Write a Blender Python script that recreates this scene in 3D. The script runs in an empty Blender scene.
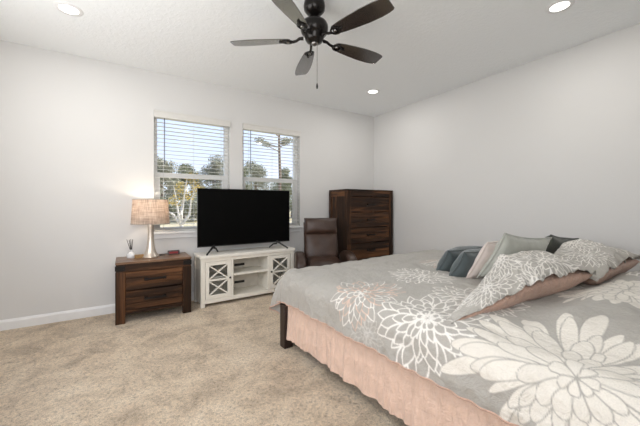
import bpy, math, random
import numpy as np
from mathutils import Vector, Matrix, noise as mnoise
sc = bpy.context.scene
COL = sc.collection
R = math.radians
PI = math.pi
random.seed(7)

# ------------------------------------------------------------ camera
cam_d = bpy.data.cameras.new('camera')
cam = bpy.data.objects.new('camera', cam_d)
COL.objects.link(cam)
cam.location = (-3.716, -4.056, 1.184)
cam.rotation_euler = (R(90), 0, R(-32.5))
cam_d.sensor_width = 36
cam_d.lens = 306.6 / 640 * 36
cam_d.shift_y = -8 / 640
cam_d.clip_start = 0.02
cam_d.clip_end = 300
sc.camera = cam

# ------------------------------------------------------------ world, sun, area lights, exposure
sc.view_settings.view_transform = 'Standard'
sc.view_settings.look = 'None'
sc.view_settings.gamma = 1.0
sc.view_settings.use_curve_mapping = False
sc.view_settings.exposure = 0.16
world = bpy.data.worlds.new('sky')
sc.world = world
world.use_nodes = True
wn = world.node_tree.nodes; wl = world.node_tree.links
wn.clear()
w_out = wn.new('ShaderNodeOutputWorld'); w_bg = wn.new('ShaderNodeBackground')
w_tc = wn.new('ShaderNodeTexCoord'); w_sep = wn.new('ShaderNodeSeparateXYZ'); w_ramp = wn.new('ShaderNodeValToRGB')
w_noise = wn.new('ShaderNodeTexNoise'); w_mix = wn.new('ShaderNodeMixRGB'); w_cr = wn.new('ShaderNodeValToRGB')
w_noise.inputs['Scale'].default_value = 3.0; w_noise.inputs['Detail'].default_value = 5
wl.new(w_tc.outputs['Generated'], w_sep.inputs[0]); wl.new(w_sep.outputs['Z'], w_ramp.inputs[0])
e = w_ramp.color_ramp.elements
e[0].position = 0.0; e[0].color = (0.83, 0.90, 1.0, 1)
e[1].position = 0.6; e[1].color = (0.36, 0.52, 0.90, 1)
m_ = w_ramp.color_ramp.elements.new(0.16); m_.color = (0.66, 0.77, 1.0, 1)
wl.new(w_tc.outputs['Generated'], w_noise.inputs['Vector'])
wl.new(w_noise.outputs['Fac'], w_cr.inputs[0])
w_cr.color_ramp.elements[0].position = .5; w_cr.color_ramp.elements[1].position = .75
w_cr.color_ramp.elements[1].color = (.6, .6, .6, 1)
wl.new(w_cr.outputs['Color'], w_mix.inputs['Fac'])
wl.new(w_ramp.outputs['Color'], w_mix.inputs['Color1']); w_mix.inputs['Color2'].default_value = (.95, .96, 1, 1)
wl.new(w_mix.outputs['Color'], w_bg.inputs['Color']); w_bg.inputs['Strength'].default_value = 1.3
wl.new(w_bg.outputs[0], w_out.inputs[0])

sun_d = bpy.data.lights.new('sun', 'SUN'); sun_d.energy = 5.5; sun_d.angle = R(1.0); sun_d.color = (1, .95, .86)
sun = bpy.data.objects.new('sun', sun_d); COL.objects.link(sun)
sun.rotation_euler = Vector((-.72, .15, -.62)).to_track_quat('-Z', 'Y').to_euler()

def area(name, loc, rot, sx, sy, power, color):
    d = bpy.data.lights.new(name, 'AREA'); d.shape = 'RECTANGLE'; d.size = sx; d.size_y = sy
    d.energy = power; d.color = color
    o = bpy.data.objects.new(name, d); COL.objects.link(o)
    o.location = loc; o.rotation_euler = rot
    return o
CAN_W = 6.0
# fill lights added at two made-up window openings, out of view
area('side_fill', (-4.93+.0, -2.30, 1.57), (0, R(-112), 0), 1.40, 2.2, 34, (1.0, .985, .96))
area('rear_fill', (-3.95, -4.355, 1.57), (R(74), 0, 0), 1.5, 1.40, 24, (1.0, .985, .96))

# ------------------------------------------------------------ helpers
class MB:
    def __init__(s): s.v = []; s.f = []; s.M = None
    def add(s, vs, fs):
        n = len(s.v)
        s.v += [tuple(v) for v in vs]; s.f += [tuple(i + n for i in f) for f in fs]
        return s
    def box(s, x0, x1, y0, y1, z0, z1):
        return s.add([(x0,y0,z0),(x1,y0,z0),(x1,y1,z0),(x0,y1,z0),(x0,y0,z1),(x1,y0,z1),(x1,y1,z1),(x0,y1,z1)],
                     [(0,3,2,1),(4,5,6,7),(0,1,5,4),(1,2,6,5),(2,3,7,6),(3,0,4,7)])
    def bar(s, a, b, w, t, up=(0, 0, 1)):
        a = Vector(a); b = Vector(b); d = (b - a).normalized(); u = Vector(up)
        x = d.cross(u)
        if x.length < 1e-4: x = d.cross(Vector((1, 0, 0)))
        x.normalize(); y = x.cross(d).normalized()
        vs = [p + x * sx * w / 2 + y * sy * t / 2 for p in (a, b) for sx, sy in ((-1,-1),(1,-1),(1,1),(-1,1))]
        return s.add(vs, [(0,1,2,3),(7,6,5,4),(0,4,5,1),(1,5,6,2),(2,6,7,3),(3,7,4,0)])
    def tube(s, pts, r, n=8, caps=True):
        pts = [Vector(p) for p in pts]; rs = r if isinstance(r, (list, tuple)) else [r] * len(pts)
        base = len(s.v); prev = None
        for i, p in enumerate(pts):
            d = (pts[min(i+1, len(pts)-1)] - pts[max(i-1, 0)])
            d = d.normalized() if d.length > 1e-9 else Vector((0, 0, 1))
            if prev is None:
                x = d.cross(Vector((0, 0, 1)))
                if x.length < 1e-3: x = d.cross(Vector((1, 0, 0)))
            else:
                x = prev - d * prev.dot(d)
            x.normalize(); prev = x; y = d.cross(x)
            for k in range(n):
                a = 2 * PI * k / n
                s.v.append(tuple(p + (x * math.cos(a) + y * math.sin(a)) * rs[i]))
        for i in range(len(pts) - 1):
            for k in range(n):
                a = base + i*n + k; b = base + i*n + (k+1) % n
                s.f.append((a, b, b + n, a + n))
        if caps:
            s.f.append(tuple(base + k for k in range(n))[::-1])
            s.f.append(tuple(base + (len(pts)-1)*n + k for k in range(n)))
        return s
    def lathe(s, prof, c=(0, 0), n=28, sq=None):
        base = len(s.v)
        for r, z in prof:
            for k in range(n):
                a = 2 * PI * k / n
                s.v.append((c[0] + r * math.cos(a), c[1] + r * math.sin(a), z))
        for i in range(len(prof) - 1):
            for k in range(n):
                a = base + i*n + k; b = base + i*n + (k+1) % n
                s.f.append((a, b, b + n, a + n))
        if prof[0][0] > 1e-4: s.f.append(tuple(base + k for k in range(n))[::-1])
        if prof[-1][0] > 1e-4: s.f.append(tuple(base + (len(prof)-1)*n + k for k in range(n)))
        return s
    def prism(s, poly, axis, a0, a1):     # poly: 2D points; extruded along axis
        n = len(poly)
        def P(p, a):
            return {'x': (a, p[0], p[1]), 'y': (p[0], a, p[1]), 'z': (p[0], p[1], a)}[axis]
        return s.add([P(p, a0) for p in poly] + [P(p, a1) for p in poly],
                     [tuple(range(n)), tuple(range(2*n - 1, n - 1, -1))] + [(i, i + n, (i+1) % n + n, (i+1) % n) for i in range(n)])
    def rot(s, M, start=0):
        s.v[start:] = [tuple(M @ Vector(v)) for v in s.v[start:]]
        return s
    def build(s, name, mat, parent=None, bevel=0, smooth=False, seg=2, loc=None, sub=0):
        me = bpy.data.meshes.new(name); me.from_pydata(s.v, [], s.f); me.validate(); me.update()
        import bmesh
        bm = bmesh.new(); bm.from_mesh(me)
        bmesh.ops.remove_doubles(bm, verts=bm.verts, dist=1e-5)
        bmesh.ops.recalc_face_normals(bm, faces=bm.faces); bm.to_mesh(me); bm.free()
        o = bpy.data.objects.new(name, me); COL.objects.link(o)
        me.materials.append(mat)
        if parent: o.parent = parent
        if loc: o.location = loc
        if bevel:
            b = o.modifiers.new('bevel', 'BEVEL'); b.width = bevel; b.segments = seg; b.limit_method = 'ANGLE'; b.angle_limit = R(40)
            smooth = True
        if sub:
            b = o.modifiers.new('sub', 'SUBSURF'); b.levels = sub; b.render_levels = sub; smooth = True
        if smooth:
            me.polygons.foreach_set('use_smooth', [True] * len(me.polygons))
            try: me.set_sharp_from_angle(angle=R(42))
            except Exception: pass
        return o

def tag(o, label, cat, group=None):
    o['label'] = label; o['category'] = cat
    if group: o['group'] = group
    return o
def thing(name, label, cat, loc=(0, 0, 0), rz=0, group=None):
    o = bpy.data.objects.new(name, None); COL.objects.link(o)
    o.empty_display_size = .1
    o.location = loc; o.rotation_euler = (0, 0, R(rz))
    return tag(o, label, cat, group)
def struct(o):
    o['kind'] = 'structure'; return o
def copy_tree(o, parent=None):
    c = o.copy(); COL.objects.link(c); c.parent = parent
    for ch in list(o.children): copy_tree(ch, c)
    return c

# numpy value noise
_rng = np.random.RandomState(3)
_T = _rng.rand(256, 256)
def vn(x, y):
    xi = np.floor(x).astype(int); yi = np.floor(y).astype(int); fx = x - xi; fy = y - yi
    fx = fx*fx*(3 - 2*fx); fy = fy*fy*(3 - 2*fy)
    g = lambda a, b: _T[a & 255, b & 255]
    return (g(xi, yi)*(1-fx) + g(xi+1, yi)*fx)*(1-fy) + (g(xi, yi+1)*(1-fx) + g(xi+1, yi+1)*fx)*fy - .5
def fbm(x, y, o=3):
    r = 0; a = 1
    for i in range(o):
        r = r + a * vn(x * 2**i + 17*i, y * 2**i + 31*i); a *= .5
    return r

# ------------------------------------------------------------ materials
class NT:
    def __init__(s, name):
        s.m = bpy.data.materials.new(name); s.m.use_nodes = True
        s.n = s.m.node_tree.nodes; s.l = s.m.node_tree.links
        s.b = s.n['Principled BSDF']; s.out = s.n['Material Output']
    def node(s, t, **kw):
        n = s.n.new(t)
        for k, v in kw.items():
            if k in n.inputs.keys(): n.inputs[k].default_value = v
            else: setattr(n, k, v)
        return n
    def coords(s, scale=(1, 1, 1), kind='Object'):
        tc = s.node('ShaderNodeTexCoord'); mp = s.node('ShaderNodeMapping'); mp.inputs['Scale'].default_value = scale
        s.l.new(tc.outputs[kind], mp.inputs[0]); return mp.outputs[0]
    def noise(s, vec, scale, detail=3, rough=.5, dist=0):
        n = s.node('ShaderNodeTexNoise'); n.inputs['Scale'].default_value = scale; n.inputs['Detail'].default_value = detail
        n.inputs['Roughness'].default_value = rough; n.inputs['Distortion'].default_value = dist
        s.l.new(vec, n.inputs['Vector']); return n.outputs['Fac']
    def ramp(s, fac, stops):
        r = s.node('ShaderNodeValToRGB'); el = r.color_ramp.elements
        while len(el) < len(stops): el.new(.5)
        for e, (p, c) in zip(el, stops): e.position = p; e.color = (*c, 1)
        s.l.new(fac, r.inputs[0]); return r.outputs[0]
    def mix(s, fac, a, b, mode='MIX'):
        m = s.node('ShaderNodeMixRGB', blend_type=mode)
        for i, v in enumerate((fac, a, b)):
            if hasattr(v, 'links'): s.l.new(v, m.inputs[i])
            else: m.inputs[i].default_value = v if i == 0 else (*v, 1)
        return m.outputs[0]
    def math(s, op, a, b=0):
        m = s.node('ShaderNodeMath', operation=op)
        for i, v in enumerate((a, b)):
            if hasattr(v, 'links'): s.l.new(v, m.inputs[i])
            else: m.inputs[i].default_value = v
        return m.outputs[0]
    def bump(s, h, strength=.3, dist=.01):
        b = s.node('ShaderNodeBump'); b.inputs['Strength'].default_value = strength; b.inputs['Distance'].default_value = dist
        s.l.new(h, b.inputs['Height']); s.l.new(b.outputs[0], s.b.inputs['Normal'])
    def set(s, col=None, rough=None, metal=None, **kw):
        if col is not None:
            if hasattr(col, 'links'): s.l.new(col, s.b.inputs['Base Color'])
            else: s.b.inputs['Base Color'].default_value = (*col, 1)
        if rough is not None: s.b.inputs['Roughness'].default_value = rough
        if metal is not None: s.b.inputs['Metallic'].default_value = metal
        for k, v in kw.items(): s.b.inputs[k.replace('_', ' ')].default_value = v
        return s.m

def plain(name, col, rough=.5, metal=0, var=.06, scale=20, bump=0, **kw):
    t = NT(name); v = t.coords()
    f = t.noise(v, scale, 3)
    c = t.ramp(f, [(.3, tuple(x*(1-var) for x in col)), (.7, tuple(min(1, x*(1+var)) for x in col))])
    if bump: t.bump(f, bump, .003)
    return t.set(c, rough, metal, **kw)

def wall_mat(name, col, bump=.12, scale=90):
    t = NT(name); v = t.coords()
    f = t.noise(v, scale, 4, .6)
    t.bump(f, bump, .004)
    g = t.noise(v, 1.2, 2)
    return t.set(t.ramp(g, [(.3, tuple(x*.985 for x in col)), (.7, col)]), .75)
M_wall = wall_mat('painted_wall', (.70, .693, .682))
t = NT('knockdown_ceiling'); v = t.coords()
n1 = t.noise(v, 26, 4, .6, .6)
t.bump(t.ramp(n1, [(.46, (0, 0, 0)), (.56, (1, 1, 1))]), .28, .004)
M_ceil = t.set((.90, .92, .93), .85)
M_trim = plain('white_trim_paint', (.83, .83, .83), .4, var=.02)

t = NT('beige_carpet'); v = t.coords()
fine = t.noise(v, 170, 3, .7); mid = t.noise(v, 52, 4, .7, .5); big = t.noise(v, 3.6, 6, .72, .5)
c1 = t.ramp(big, [(.36, (.50, .375, .245)), (.50, (.74, .585, .41)), (.64, (.86, .71, .525))])
c2 = t.ramp(mid, [(.32, (.54, .51, .47)), (.47, (.97, .97, .97)), (.66, (1.2, 1.2, 1.2))])
c3 = t.ramp(fine, [(.32, (.55, .53, .5)), (.52, (1, 1, 1)), (.7, (1.2, 1.2, 1.2))])
cc = t.mix(1.0, t.mix(1.0, c1, c2, 'MULTIPLY'), c3, 'MULTIPLY')
t.bump(t.math('ADD', t.math('MULTIPLY', fine, .6), mid), .9, .02)
M_carpet = t.set(cc, 1.0, Sheen_Weight=.3)

def wood(name, axis, cols, plank=.12, rough=.42):
    t = NT(name)
    sc3 = {'x': (1.6, 22, 22), 'y': (22, 1.6, 22), 'z': (22, 22, 1.6)}[axis]
    v = t.coords(sc3); g = t.noise(v, 1.0, 6, .65, .8)
    ps = {'x': (.7, 4, 1/plank), 'y': (4, .7, 1/plank), 'z': (1/plank, 4, .7)}[axis]
    v2 = t.coords(ps); vo = t.node('ShaderNodeTexVoronoi', feature='F1', distance='CHEBYCHEV'); vo.inputs['Scale'].default_value = 1.0
    t.l.new(v2, vo.inputs['Vector'])
    sp = t.node('ShaderNodeSeparateXYZ'); t.l.new(vo.outputs['Color'], sp.inputs[0])
    tone = t.math('ADD', t.math('MULTIPLY', g, .95), t.math('MULTIPLY', sp.outputs[0], .26)); tone = t.math('SUBTRACT', tone, .09)
    c = t.ramp(tone, [(.30, cols[0]), (.50, cols[1]), (.72, cols[2])])
    t.bump(g, .25, .004)
    return t.set(c, rough, Specular_IOR_Level=.25)
DK = [(.008, .0036, .002), (.034, .0145, .0062), (.155, .066, .027)]
M_woodx = wood('rustic_wood_horizontal', 'x', DK)
M_woodz = wood('rustic_wood_vertical', 'z', DK)
M_woody = wood('rustic_wood_depth', 'y', DK)
NT_top = [(.10, .052, .028), (.20, .115, .068), (.36, .23, .15)]
M_woodtop = wood('rustic_wood_top', 'x', NT_top, rough=.3)
M_iron = plain('dark_iron', (.018, .016, .015), .45, .7)
M_white = plain('cream_painted_wood', (.82, .785, .70), .5, var=.03)
M_whitetop = plain('cream_painted_top', (.84, .81, .74), .45, var=.03)
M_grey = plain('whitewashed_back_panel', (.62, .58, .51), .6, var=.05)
M_slot = plain('dark_slot', (.03, .028, .025), .7)
M_blackp = plain('black_plastic', (.012, .012, .013), .35)
M_screen = NT('tv_screen').set((.002, .002, .002), .4, Specular_IOR_Level=.06)
M_foot = plain('matte_black_foot', (.01, .01, .01), .45)
M_slat = plain('white_blind_slat', (.80, .79, .75), .5, var=.02)
M_val = plain('off_white_valance', (.70, .685, .65), .5, var=.02)
M_wand = plain('clear_grey_wand', (.10, .11, .14), .3)
M_cord = plain('white_cord', (.7, .7, .68), .6)
M_vinyl = plain('white_vinyl_frame', (.84, .84, .83), .4, var=.01)

t = NT('window_glass')
tr = t.node('ShaderNodeBsdfTransparent'); gl = t.node('ShaderNodeBsdfGlossy'); gl.inputs['Roughness'].default_value = .02
fr = t.node('ShaderNodeFresnel'); fr.inputs['IOR'].default_value = 1.35; mx = t.node('ShaderNodeMixShader')
tr.inputs[0].default_value = (.97, .98, .98, 1)
t.l.new(fr.outputs[0], mx.inputs[0]); t.l.new(tr.outputs[0], mx.inputs[1]); t.l.new(gl.outputs[0], mx.inputs[2]); t.l.new(mx.outputs[0], t.out.inputs[0])
M_glass = t.m

t = NT('linen_shade'); v = t.coords((60, 60, 3)); a_ = t.noise(v, 3, 3); v = t.coords((3, 3, 90)); b_ = t.noise(v, 3, 3)
w = t.math('ADD', t.math('MULTIPLY', a_, .5), t.math('MULTIPLY', b_, .5))
c = t.ramp(w, [(.36, (.40, .32, .27)), (.5, (.64, .55, .48)), (.64, (.84, .77, .71))])
t.set(c, .9)
tl = t.node('ShaderNodeBsdfTranslucent'); t.l.new(c, tl.inputs[0]); mx = t.node('ShaderNodeMixShader'); mx.inputs[0].default_value = .6
t.l.new(t.b.outputs[0], mx.inputs[1]); t.l.new(tl.outputs[0], mx.inputs[2]); t.l.new(mx.outputs[0], t.out.inputs[0])
M_shade = t.m
M_trimshade = plain('grey_shade_trim', (.40, .36, .32), .8)
M_lampbase = plain('brushed_champagne_metal', (.66, .58, .50), .28, .75, scale=60)
M_bulb = NT('lamp_bulb').set((1, 1, 1), .4); _b = M_bulb.node_tree.nodes['Principled BSDF']
_b.inputs['Emission Color'].default_value = (1, .75, .5, 1); _b.inputs['Emission Strength'].default_value = 3
M_lens = NT('downlight_lens').set((1, 1, 1), .4); _b = M_lens.node_tree.nodes['Principled BSDF']
_b.inputs['Emission Color'].default_value = (1, .97, .92, 1); _b.inputs['Emission Strength'].default_value = 3.0

t = NT('brown_leather'); v = t.coords()
vo = t.node('ShaderNodeTexVoronoi'); vo.inputs['Scale'].default_value = 160; t.l.new(v, vo.inputs['Vector'])
big = t.noise(v, 6, 3)
t.bump(t.math('ADD', vo.outputs[0], t.math('MULTIPLY', big, 3)), .25, .004)
M_leather = t.set(t.ramp(big, [(.3, (.030, .015, .010)), (.7, (.064, .034, .023))]), .36)
M_leather_d = plain('dark_leather_base', (.022, .013, .010), .4)

M_fan = plain('oil_rubbed_bronze', (.014, .012, .011), .22, .6, var=.1)
t = NT('espresso_blade'); v = t.coords((3, 40, 40)); g = t.noise(v, 1.5, 5, .6, .5)
t.bump(g, .1, .002)
M_blade = t.set(t.ramp(g, [(.3, (.010, .008, .007)), (.7, (.026, .019, .016))]), .27, Coat_Weight=1.0, Coat_Roughness=.16, Coat_IOR=2.4)

def fabric(name, col, var=.12, scale=250, rough=.9, bump=.25, sheen=.3, attr=None, wr=0):
    t = NT(name); v = t.coords()
    f = t.noise(v, scale, 2); g = t.noise(v, 9, 3)
    if attr:
        at = t.node('ShaderNodeAttribute'); at.attribute_name = attr
        c = t.mix(1.0, at.outputs['Color'], t.ramp(f, [(.3, (.93, .93, .93)), (.7, (1.05, 1.05, 1.05))]), 'MULTIPLY')
    else:
        c = t.ramp(g, [(.3, tuple(x*(1-var) for x in col)), (.7, tuple(x*(1+var) for x in col))])
    h = t.math('ADD', t.math('MULTIPLY', f, .25), t.math('MULTIPLY', g, wr))
    if attr: h = t.math('ADD', h, t.math('MULTIPLY', t.noise(v, 24, 4, .6, 1.6), 1.6))
    t.bump(h, bump, .01)
    return t.set(c, rough, Sheen_Weight=sheen)
M_comf = fabric('comforter_print', None, attr='print', rough=.62, sheen=.15, wr=1.5, bump=.55)
M_shamc = fabric('sham_print', None, attr='print', rough=.62, sheen=.15, wr=1.5, bump=.55)
def satin(name, col, rough=.38):
    t = NT(name); v = t.coords((26, 26, 3)); g = t.noise(v, 1, 4, .6, 1.0); v2 = t.coords(); h = t.noise(v2, 14, 3)
    w3 = t.noise(v2, 42, 3, .6, 1.5)
    t.bump(t.math('ADD', t.math('ADD', g, h), t.math('MULTIPLY', w3, .5)), .8, .02)
    return t.set(t.ramp(h, [(.3, tuple(x*.88 for x in col)), (.7, col)]), rough, Sheen_Weight=.2)
M_satin = satin('pink_satin', (.80, .575, .455), .36)
M_satin2 = satin('pink_sham_satin', (.58, .37, .28), .42)
M_teal = fabric('dark_teal_fabric', (.065, .085, .088), rough=.6, wr=3)
M_olive = fabric('dark_olive_fabric', (.060, .066, .055), rough=.6, wr=3)
M_sage = fabric('sage_grey_fabric', (.42, .43, .385), rough=.6, wr=3)
M_blush = fabric('pale_blush_fabric', (.66, .58, .53), rough=.7, wr=3)
M_matt = fabric('white_mattress', (.7, .7, .68))
M_bedwood = plain('espresso_bed_wood', (.022, .011, .008), .35)

# ------------------------------------------------------------ room
H = 2.74; XL = -4.94; YF = -4.35; TH = .16
WIN = [(-3.43, -2.545), (-2.372, -1.49)]; ZS, ZT = .872, 2.285
def wallbox(name, boxes):
    m = MB()
    for b in boxes: m.box(*b)
    return struct(m.build(name, M_wall))
wallbox('wall_back', [(XL-TH, WIN[0][0], 0, TH, 0, H), (WIN[0][1], WIN[1][0], 0, TH, 0, H), (WIN[1][1], TH, 0, TH, 0, H),
    (WIN[0][0], WIN[0][1], 0, TH, 0, ZS), (WIN[0][0], WIN[0][1], 0, TH, ZT, H), (WIN[1][0], WIN[1][1], 0, TH, 0, ZS), (WIN[1][0], WIN[1][1], 0, TH, ZT, H)])
wallbox('wall_right', [(0, TH, YF-TH, 0, 0, H)])
SY0, SY1 = -3.4, -1.2
wallbox('wall_left', [(XL-TH, XL, YF-TH, SY0, 0, H), (XL-TH, XL, SY1, 0, 0, H), (XL-TH, XL, SY0, SY1, 0, .87), (XL-TH, XL, SY0, SY1, 2.27, H)])
RX0, RX1 = -4.75, -3.15
wallbox('wall_front', [(XL-TH, RX0, YF-TH, YF, 0, H), (RX1, TH, YF-TH, YF, 0, H), (RX0, RX1, YF-TH, YF, 0, .87), (RX0, RX1, YF-TH, YF, 2.27, H)])
struct(MB().box(XL-TH, TH, YF-TH, TH, -.12, 0).build('floor', M_carpet))
struct(MB().box(XL-TH, TH, YF-TH, TH, H, H+.12).build('ceiling', M_ceil))
bb = [(0, 0), (-.014, 0), (-.014, .075), (-.006, .095), (0, .098)]
struct(MB().prism(bb, 'x', XL, 0).build('baseboard_back', M_trim))
struct(MB().prism([(x, z) for x, z in bb], 'y', YF, 0).build('baseboard_right', M_trim))
struct(MB().prism([(XL - x, z) for x, z in bb], 'y', YF, 0).build('baseboard_left', M_trim))
struct(MB().prism([(YF - x, z) for x, z in bb], 'x', XL, 0).build('baseboard_front', M_trim))

def window(name, x0, x1):
    """double hung vinyl window set deep in the wall, with sill and apron"""
    m = MB(); ya, yb = .085, .15; fw = .042
    m.box(x0, x0+fw, ya, yb, ZS, ZT); m.box(x1-fw, x1, ya, yb, ZS, ZT)
    m.box(x0+fw, x1-fw, ya, yb, ZT-fw, ZT); m.box(x0+fw, x1-fw, ya, yb, ZS, ZS+.02)
    w = m.build(name, M_vinyl, bevel=.003); struct(w)
    zm = 1.548
    s = MB().box(x0+fw, x1-fw, .09, .135, zm-.028, zm+.028)
    s.box(x0+fw, x0+fw+.03, .09, .125, ZS+.02, zm-.028); s.box(x1-fw-.03, x1-fw, .09, .125, ZS+.02, zm-.028)
    s.box(x0+fw+.03, x1-fw-.03, .09, .125, ZS+.02, ZS+.042)
    s.build('sash', M_vinyl, w, bevel=.002)
    MB().box(x0+fw, x1-fw, .12, .124, ZS+.02, ZT-fw).build('glass_pane', M_glass, w)
    MB().box(x0-.035, x1+.035, -.055, .085, ZS-.03, ZS).build('window_sill', M_trim, w, bevel=.006)
    MB().box(x0-.015, x1+.015, -.016, 0, ZS-.085, ZS-.03).build('apron', M_trim, w, bevel=.004)
window('window_1', *WIN[0]); window('window_2', *WIN[1])
def plainwindow(name, axis, a0, a1, c):
    m = MB(); z0, z1, fw = .87, 2.27, .05
    def B(p, q, r, s_):
        if axis == 'y': m.box(c, c+.05, p, q, r, s_)
        else: m.box(p, q, c, c+.05, r, s_)
    B(a0, a0+fw, z0, z1); B(a1-fw, a1, z0, z1); B(a0+fw, a1-fw, z0, z0+fw); B(a0+fw, a1-fw, z1-fw, z1)
    B((a0+a1)/2-.02, (a0+a1)/2+.02, z0+fw, z1-fw)
    return struct(m.build(name, M_vinyl))
plainwindow('added_side_window', 'y', SY0, SY1, XL-.13)  # unseen window added in the left wall to hold the side fill light
plainwindow('added_rear_window', 'x', RX0, RX1, YF-.13)  # unseen window added behind the camera for the rear fill light

def blind(x0, x1, label):
    th = thing('window_blind', label, 'blind', ((x0+x1)/2, 0, ZS))
    w = (x1-x0)/2 - .008; Ht = ZT-ZS
    v_ = MB().box(-w-.008, w+.008, -.028, -.004, Ht-.075, Ht+.004)
    v_.box(-w-.008, w+.008, -.032, -.028, Ht-.012, Ht+.004)
    v_.build('valance', M_val, th, bevel=.002)
    MB().box(-w, w, .008, .055, Ht-.045, Ht-.003).build('headrail', M_slat, th, bevel=.002)
    s = MB(); z = Ht-.075; tilt = R(2)
    while z > .035:
        n0 = len(s.v); s.box(-w, w, -.0245, .0245, -.0014, .0014)
        s.rot(Matrix.Translation((0, .032, z)) @ Matrix.Rotation(tilt, 4, 'X'), n0); z -= .0465
    s.build('slats', M_slat, th)
    MB().box(-w, w, .010, .054, .0, .016).build('bottom_rail', M_slat, th, bevel=.003)
    for f in (-.78, 0, .78):
        c = MB()
        for yy in (.008, .056): c.box(f*w-.0012, f*w+.0012, yy-.0008, yy+.0008, .03, Ht-.045)
        c.build('ladder_cord', M_cord, th)
    xw = -w+.105
    MB().tube([(xw, -.001, Ht-.07), (xw, .0, Ht-.62)], .0045, 6).build('tilt_wand', M_wand, th)
    return th
blind(*WIN[0], 'white slatted window blind on the left window, behind the lamp and television')
blind(*WIN[1], 'white slatted window blind on the right window, above the leather armchair')

# ------------------------------------------------------------ outside
t = NT('dry_lawn'); v = t.coords(); a_ = t.noise(v, .35, 4); b_ = t.noise(v, 6, 3)
M_lawn = t.set(t.mix(.5, t.ramp(a_, [(.35, (.42, .36, .17)), (.5, (.66, .54, .30)), (.68, (.76, .66, .46))]), t.ramp(b_, [(.3, (.25, .22, .12)), (.7, (.62, .52, .34))])), 1)
struct(MB().box(-120, 120, .2, 160, -.5, -.35).build('ground', M_lawn))
def leafmat(name, c0, c1):
    t = NT(name); v = t.coords(); f = t.noise(v, 1.6, 4)
    return t.set(t.ramp(f, [(.32, c0), (.68, c1)]), .7)
M_pine = leafmat('pine_foliage', (.14, .16, .09), (.40, .40, .26))
M_pine2 = leafmat('grey_green_foliage', (.20, .21, .14), (.50, .48, .36))
M_yel = leafmat('yellow_foliage', (.45, .30, .03), (.80, .58, .10))
M_bark = plain('pine_bark', (.22, .16, .12), .9, var=.3, scale=8)
M_pale = plain('pale_bark', (.62, .58, .52), .8, var=.2, scale=8)
def foliage(blobs, n, leaf, seed):
    r = np.random.RandomState(seed); vs = []; 
    tot = sum(b[3]**2 for b in blobs)
    for (x, y, z, rad, fl) in blobs:
        k = int(n * rad**2 / tot)
        d = r.normal(size=(k, 3)); d /= np.linalg.norm(d, axis=1)[:, None]
        p = d * (rad * (.25 + 1.0*r.rand(k, 1)**.6)) * np.array([1, 1, fl]) + np.array([x, y, z])
        u = r.normal(size=(k, 3)); u /= np.linalg.norm(u, axis=1)[:, None]
        w = np.cross(u, r.normal(size=(k, 3))); w /= np.linalg.norm(w, axis=1)[:, None]
        s = leaf * (.6 + .8*r.rand(k, 1))
        vs.append(np.stack([p-u*s, p-w*s*.6, p+u*s, p+w*s*.6], 1).reshape(-1, 3))
    v = np.concatenate(vs); m = MB(); m.v = [tuple(a) for a in v]; m.f = [(4*i, 4*i+1, 4*i+2, 4*i+3) for i in range(len(v)//4)]
    return m
def tree(label, x, y, h, kind, seed, name='pine_tree', group=None):
    rnd = random.Random(seed); th = thing(name, label, 'tree', (x, y, -.35), 0, group)
    bark = M_pale if kind == 'fork' else M_bark
    if kind == 'round':
        tr = MB().tube([(0, 0, 0), (.1, 0, h*.5), (0, 0, h*.92)], [h*.028, h*.02, h*.006], 7); bl = []
        for i in range(20):
            a = rnd.random()*6.28; zz = h*(.34+.58*rnd.random()); q = rnd.random()*h*.34*(1.25-zz/h)
            bl.append((q*math.cos(a), q*math.sin(a), zz, h*(.06+.08*rnd.random()), .75))
            tr.tube([(0, 0, zz-h*.12), (q*math.cos(a), q*math.sin(a), zz)], [h*.008, h*.003], 5)
        n, leaf, mat = 9000, .085, M_pine if seed % 2 else M_pine2
    elif kind == 'bush':
        tr = MB().tube([(0, 0, 0), (0, 0, h*.5)], [.1, .05], 6); bl = []
        for i in range(12):
            a = rnd.random()*6.28; q = rnd.random()*h*.7
            bl.append((q*math.cos(a), q*math.sin(a), h*(.25+.5*rnd.random()), h*(.2+.14*rnd.random()), .8))
        n, leaf, mat = 7000, .085, M_pine2 if seed % 2 else M_pine
    elif kind == 'tall':
        tr = MB().tube([(0, 0, 0), (.12, 0, h*.4), (0, 0, h*.75), (.1, 0, h)], [.20, .17, .13, .05], 8); bl = []
        for i, (zz, q, a) in enumerate([(.66, 1.8, 3.3), (.70, 2.4, 3.0), (.73, 1.2, .2), (.70, 1.0, .3), (.80, 1.6, 3.6), (.85, 1.4, .4), (.92, .9, 2.5), (.97, .5, 0)]):
            e_ = (q*math.cos(a), q*math.sin(a), h*zz+.3)
            tr.tube([(0, 0, h*zz-.2), e_], [.07, .02], 5); bl.append((e_[0]*.9, e_[1]*.9, e_[2]+.1, .42+.16*rnd.random(), .55))
        n, leaf, mat = 2400, .07, M_pine2
    else:   # forked pale trunk with thin yellow leaves
        tr = MB(); bl = []
        tr.tube([(0, 0, 0), (.02, 0, h*.28), (-.1, 0, h*.34)], [.085, .07, .05], 7)
        for (dx, dz, bx) in ((-1.0, .62, -.25), (-.45, .82, -.1), (.35, .95, .05), (.8, .8, .3), (.1, .7, .0)):
            tr.tube([(0, 0, h*.26), (bx-.02, rnd.uniform(-.2, .2), h*.42), (dx*.45, rnd.uniform(-.3, .3), h*(dz-.15)), (dx*.65, rnd.uniform(-.4, .4), h*dz)], [.055, .045, .028, .012], 6)
            bl.append((dx*.5+.25, rnd.uniform(-.3, .3), h*dz, .24, .9))
        n, leaf, mat = 700, .03, M_yel
    tr.build('trunk', bark, th, smooth=True)
    foliage(bl, n, leaf, seed).build('foliage', mat, th)
    return th
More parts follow.
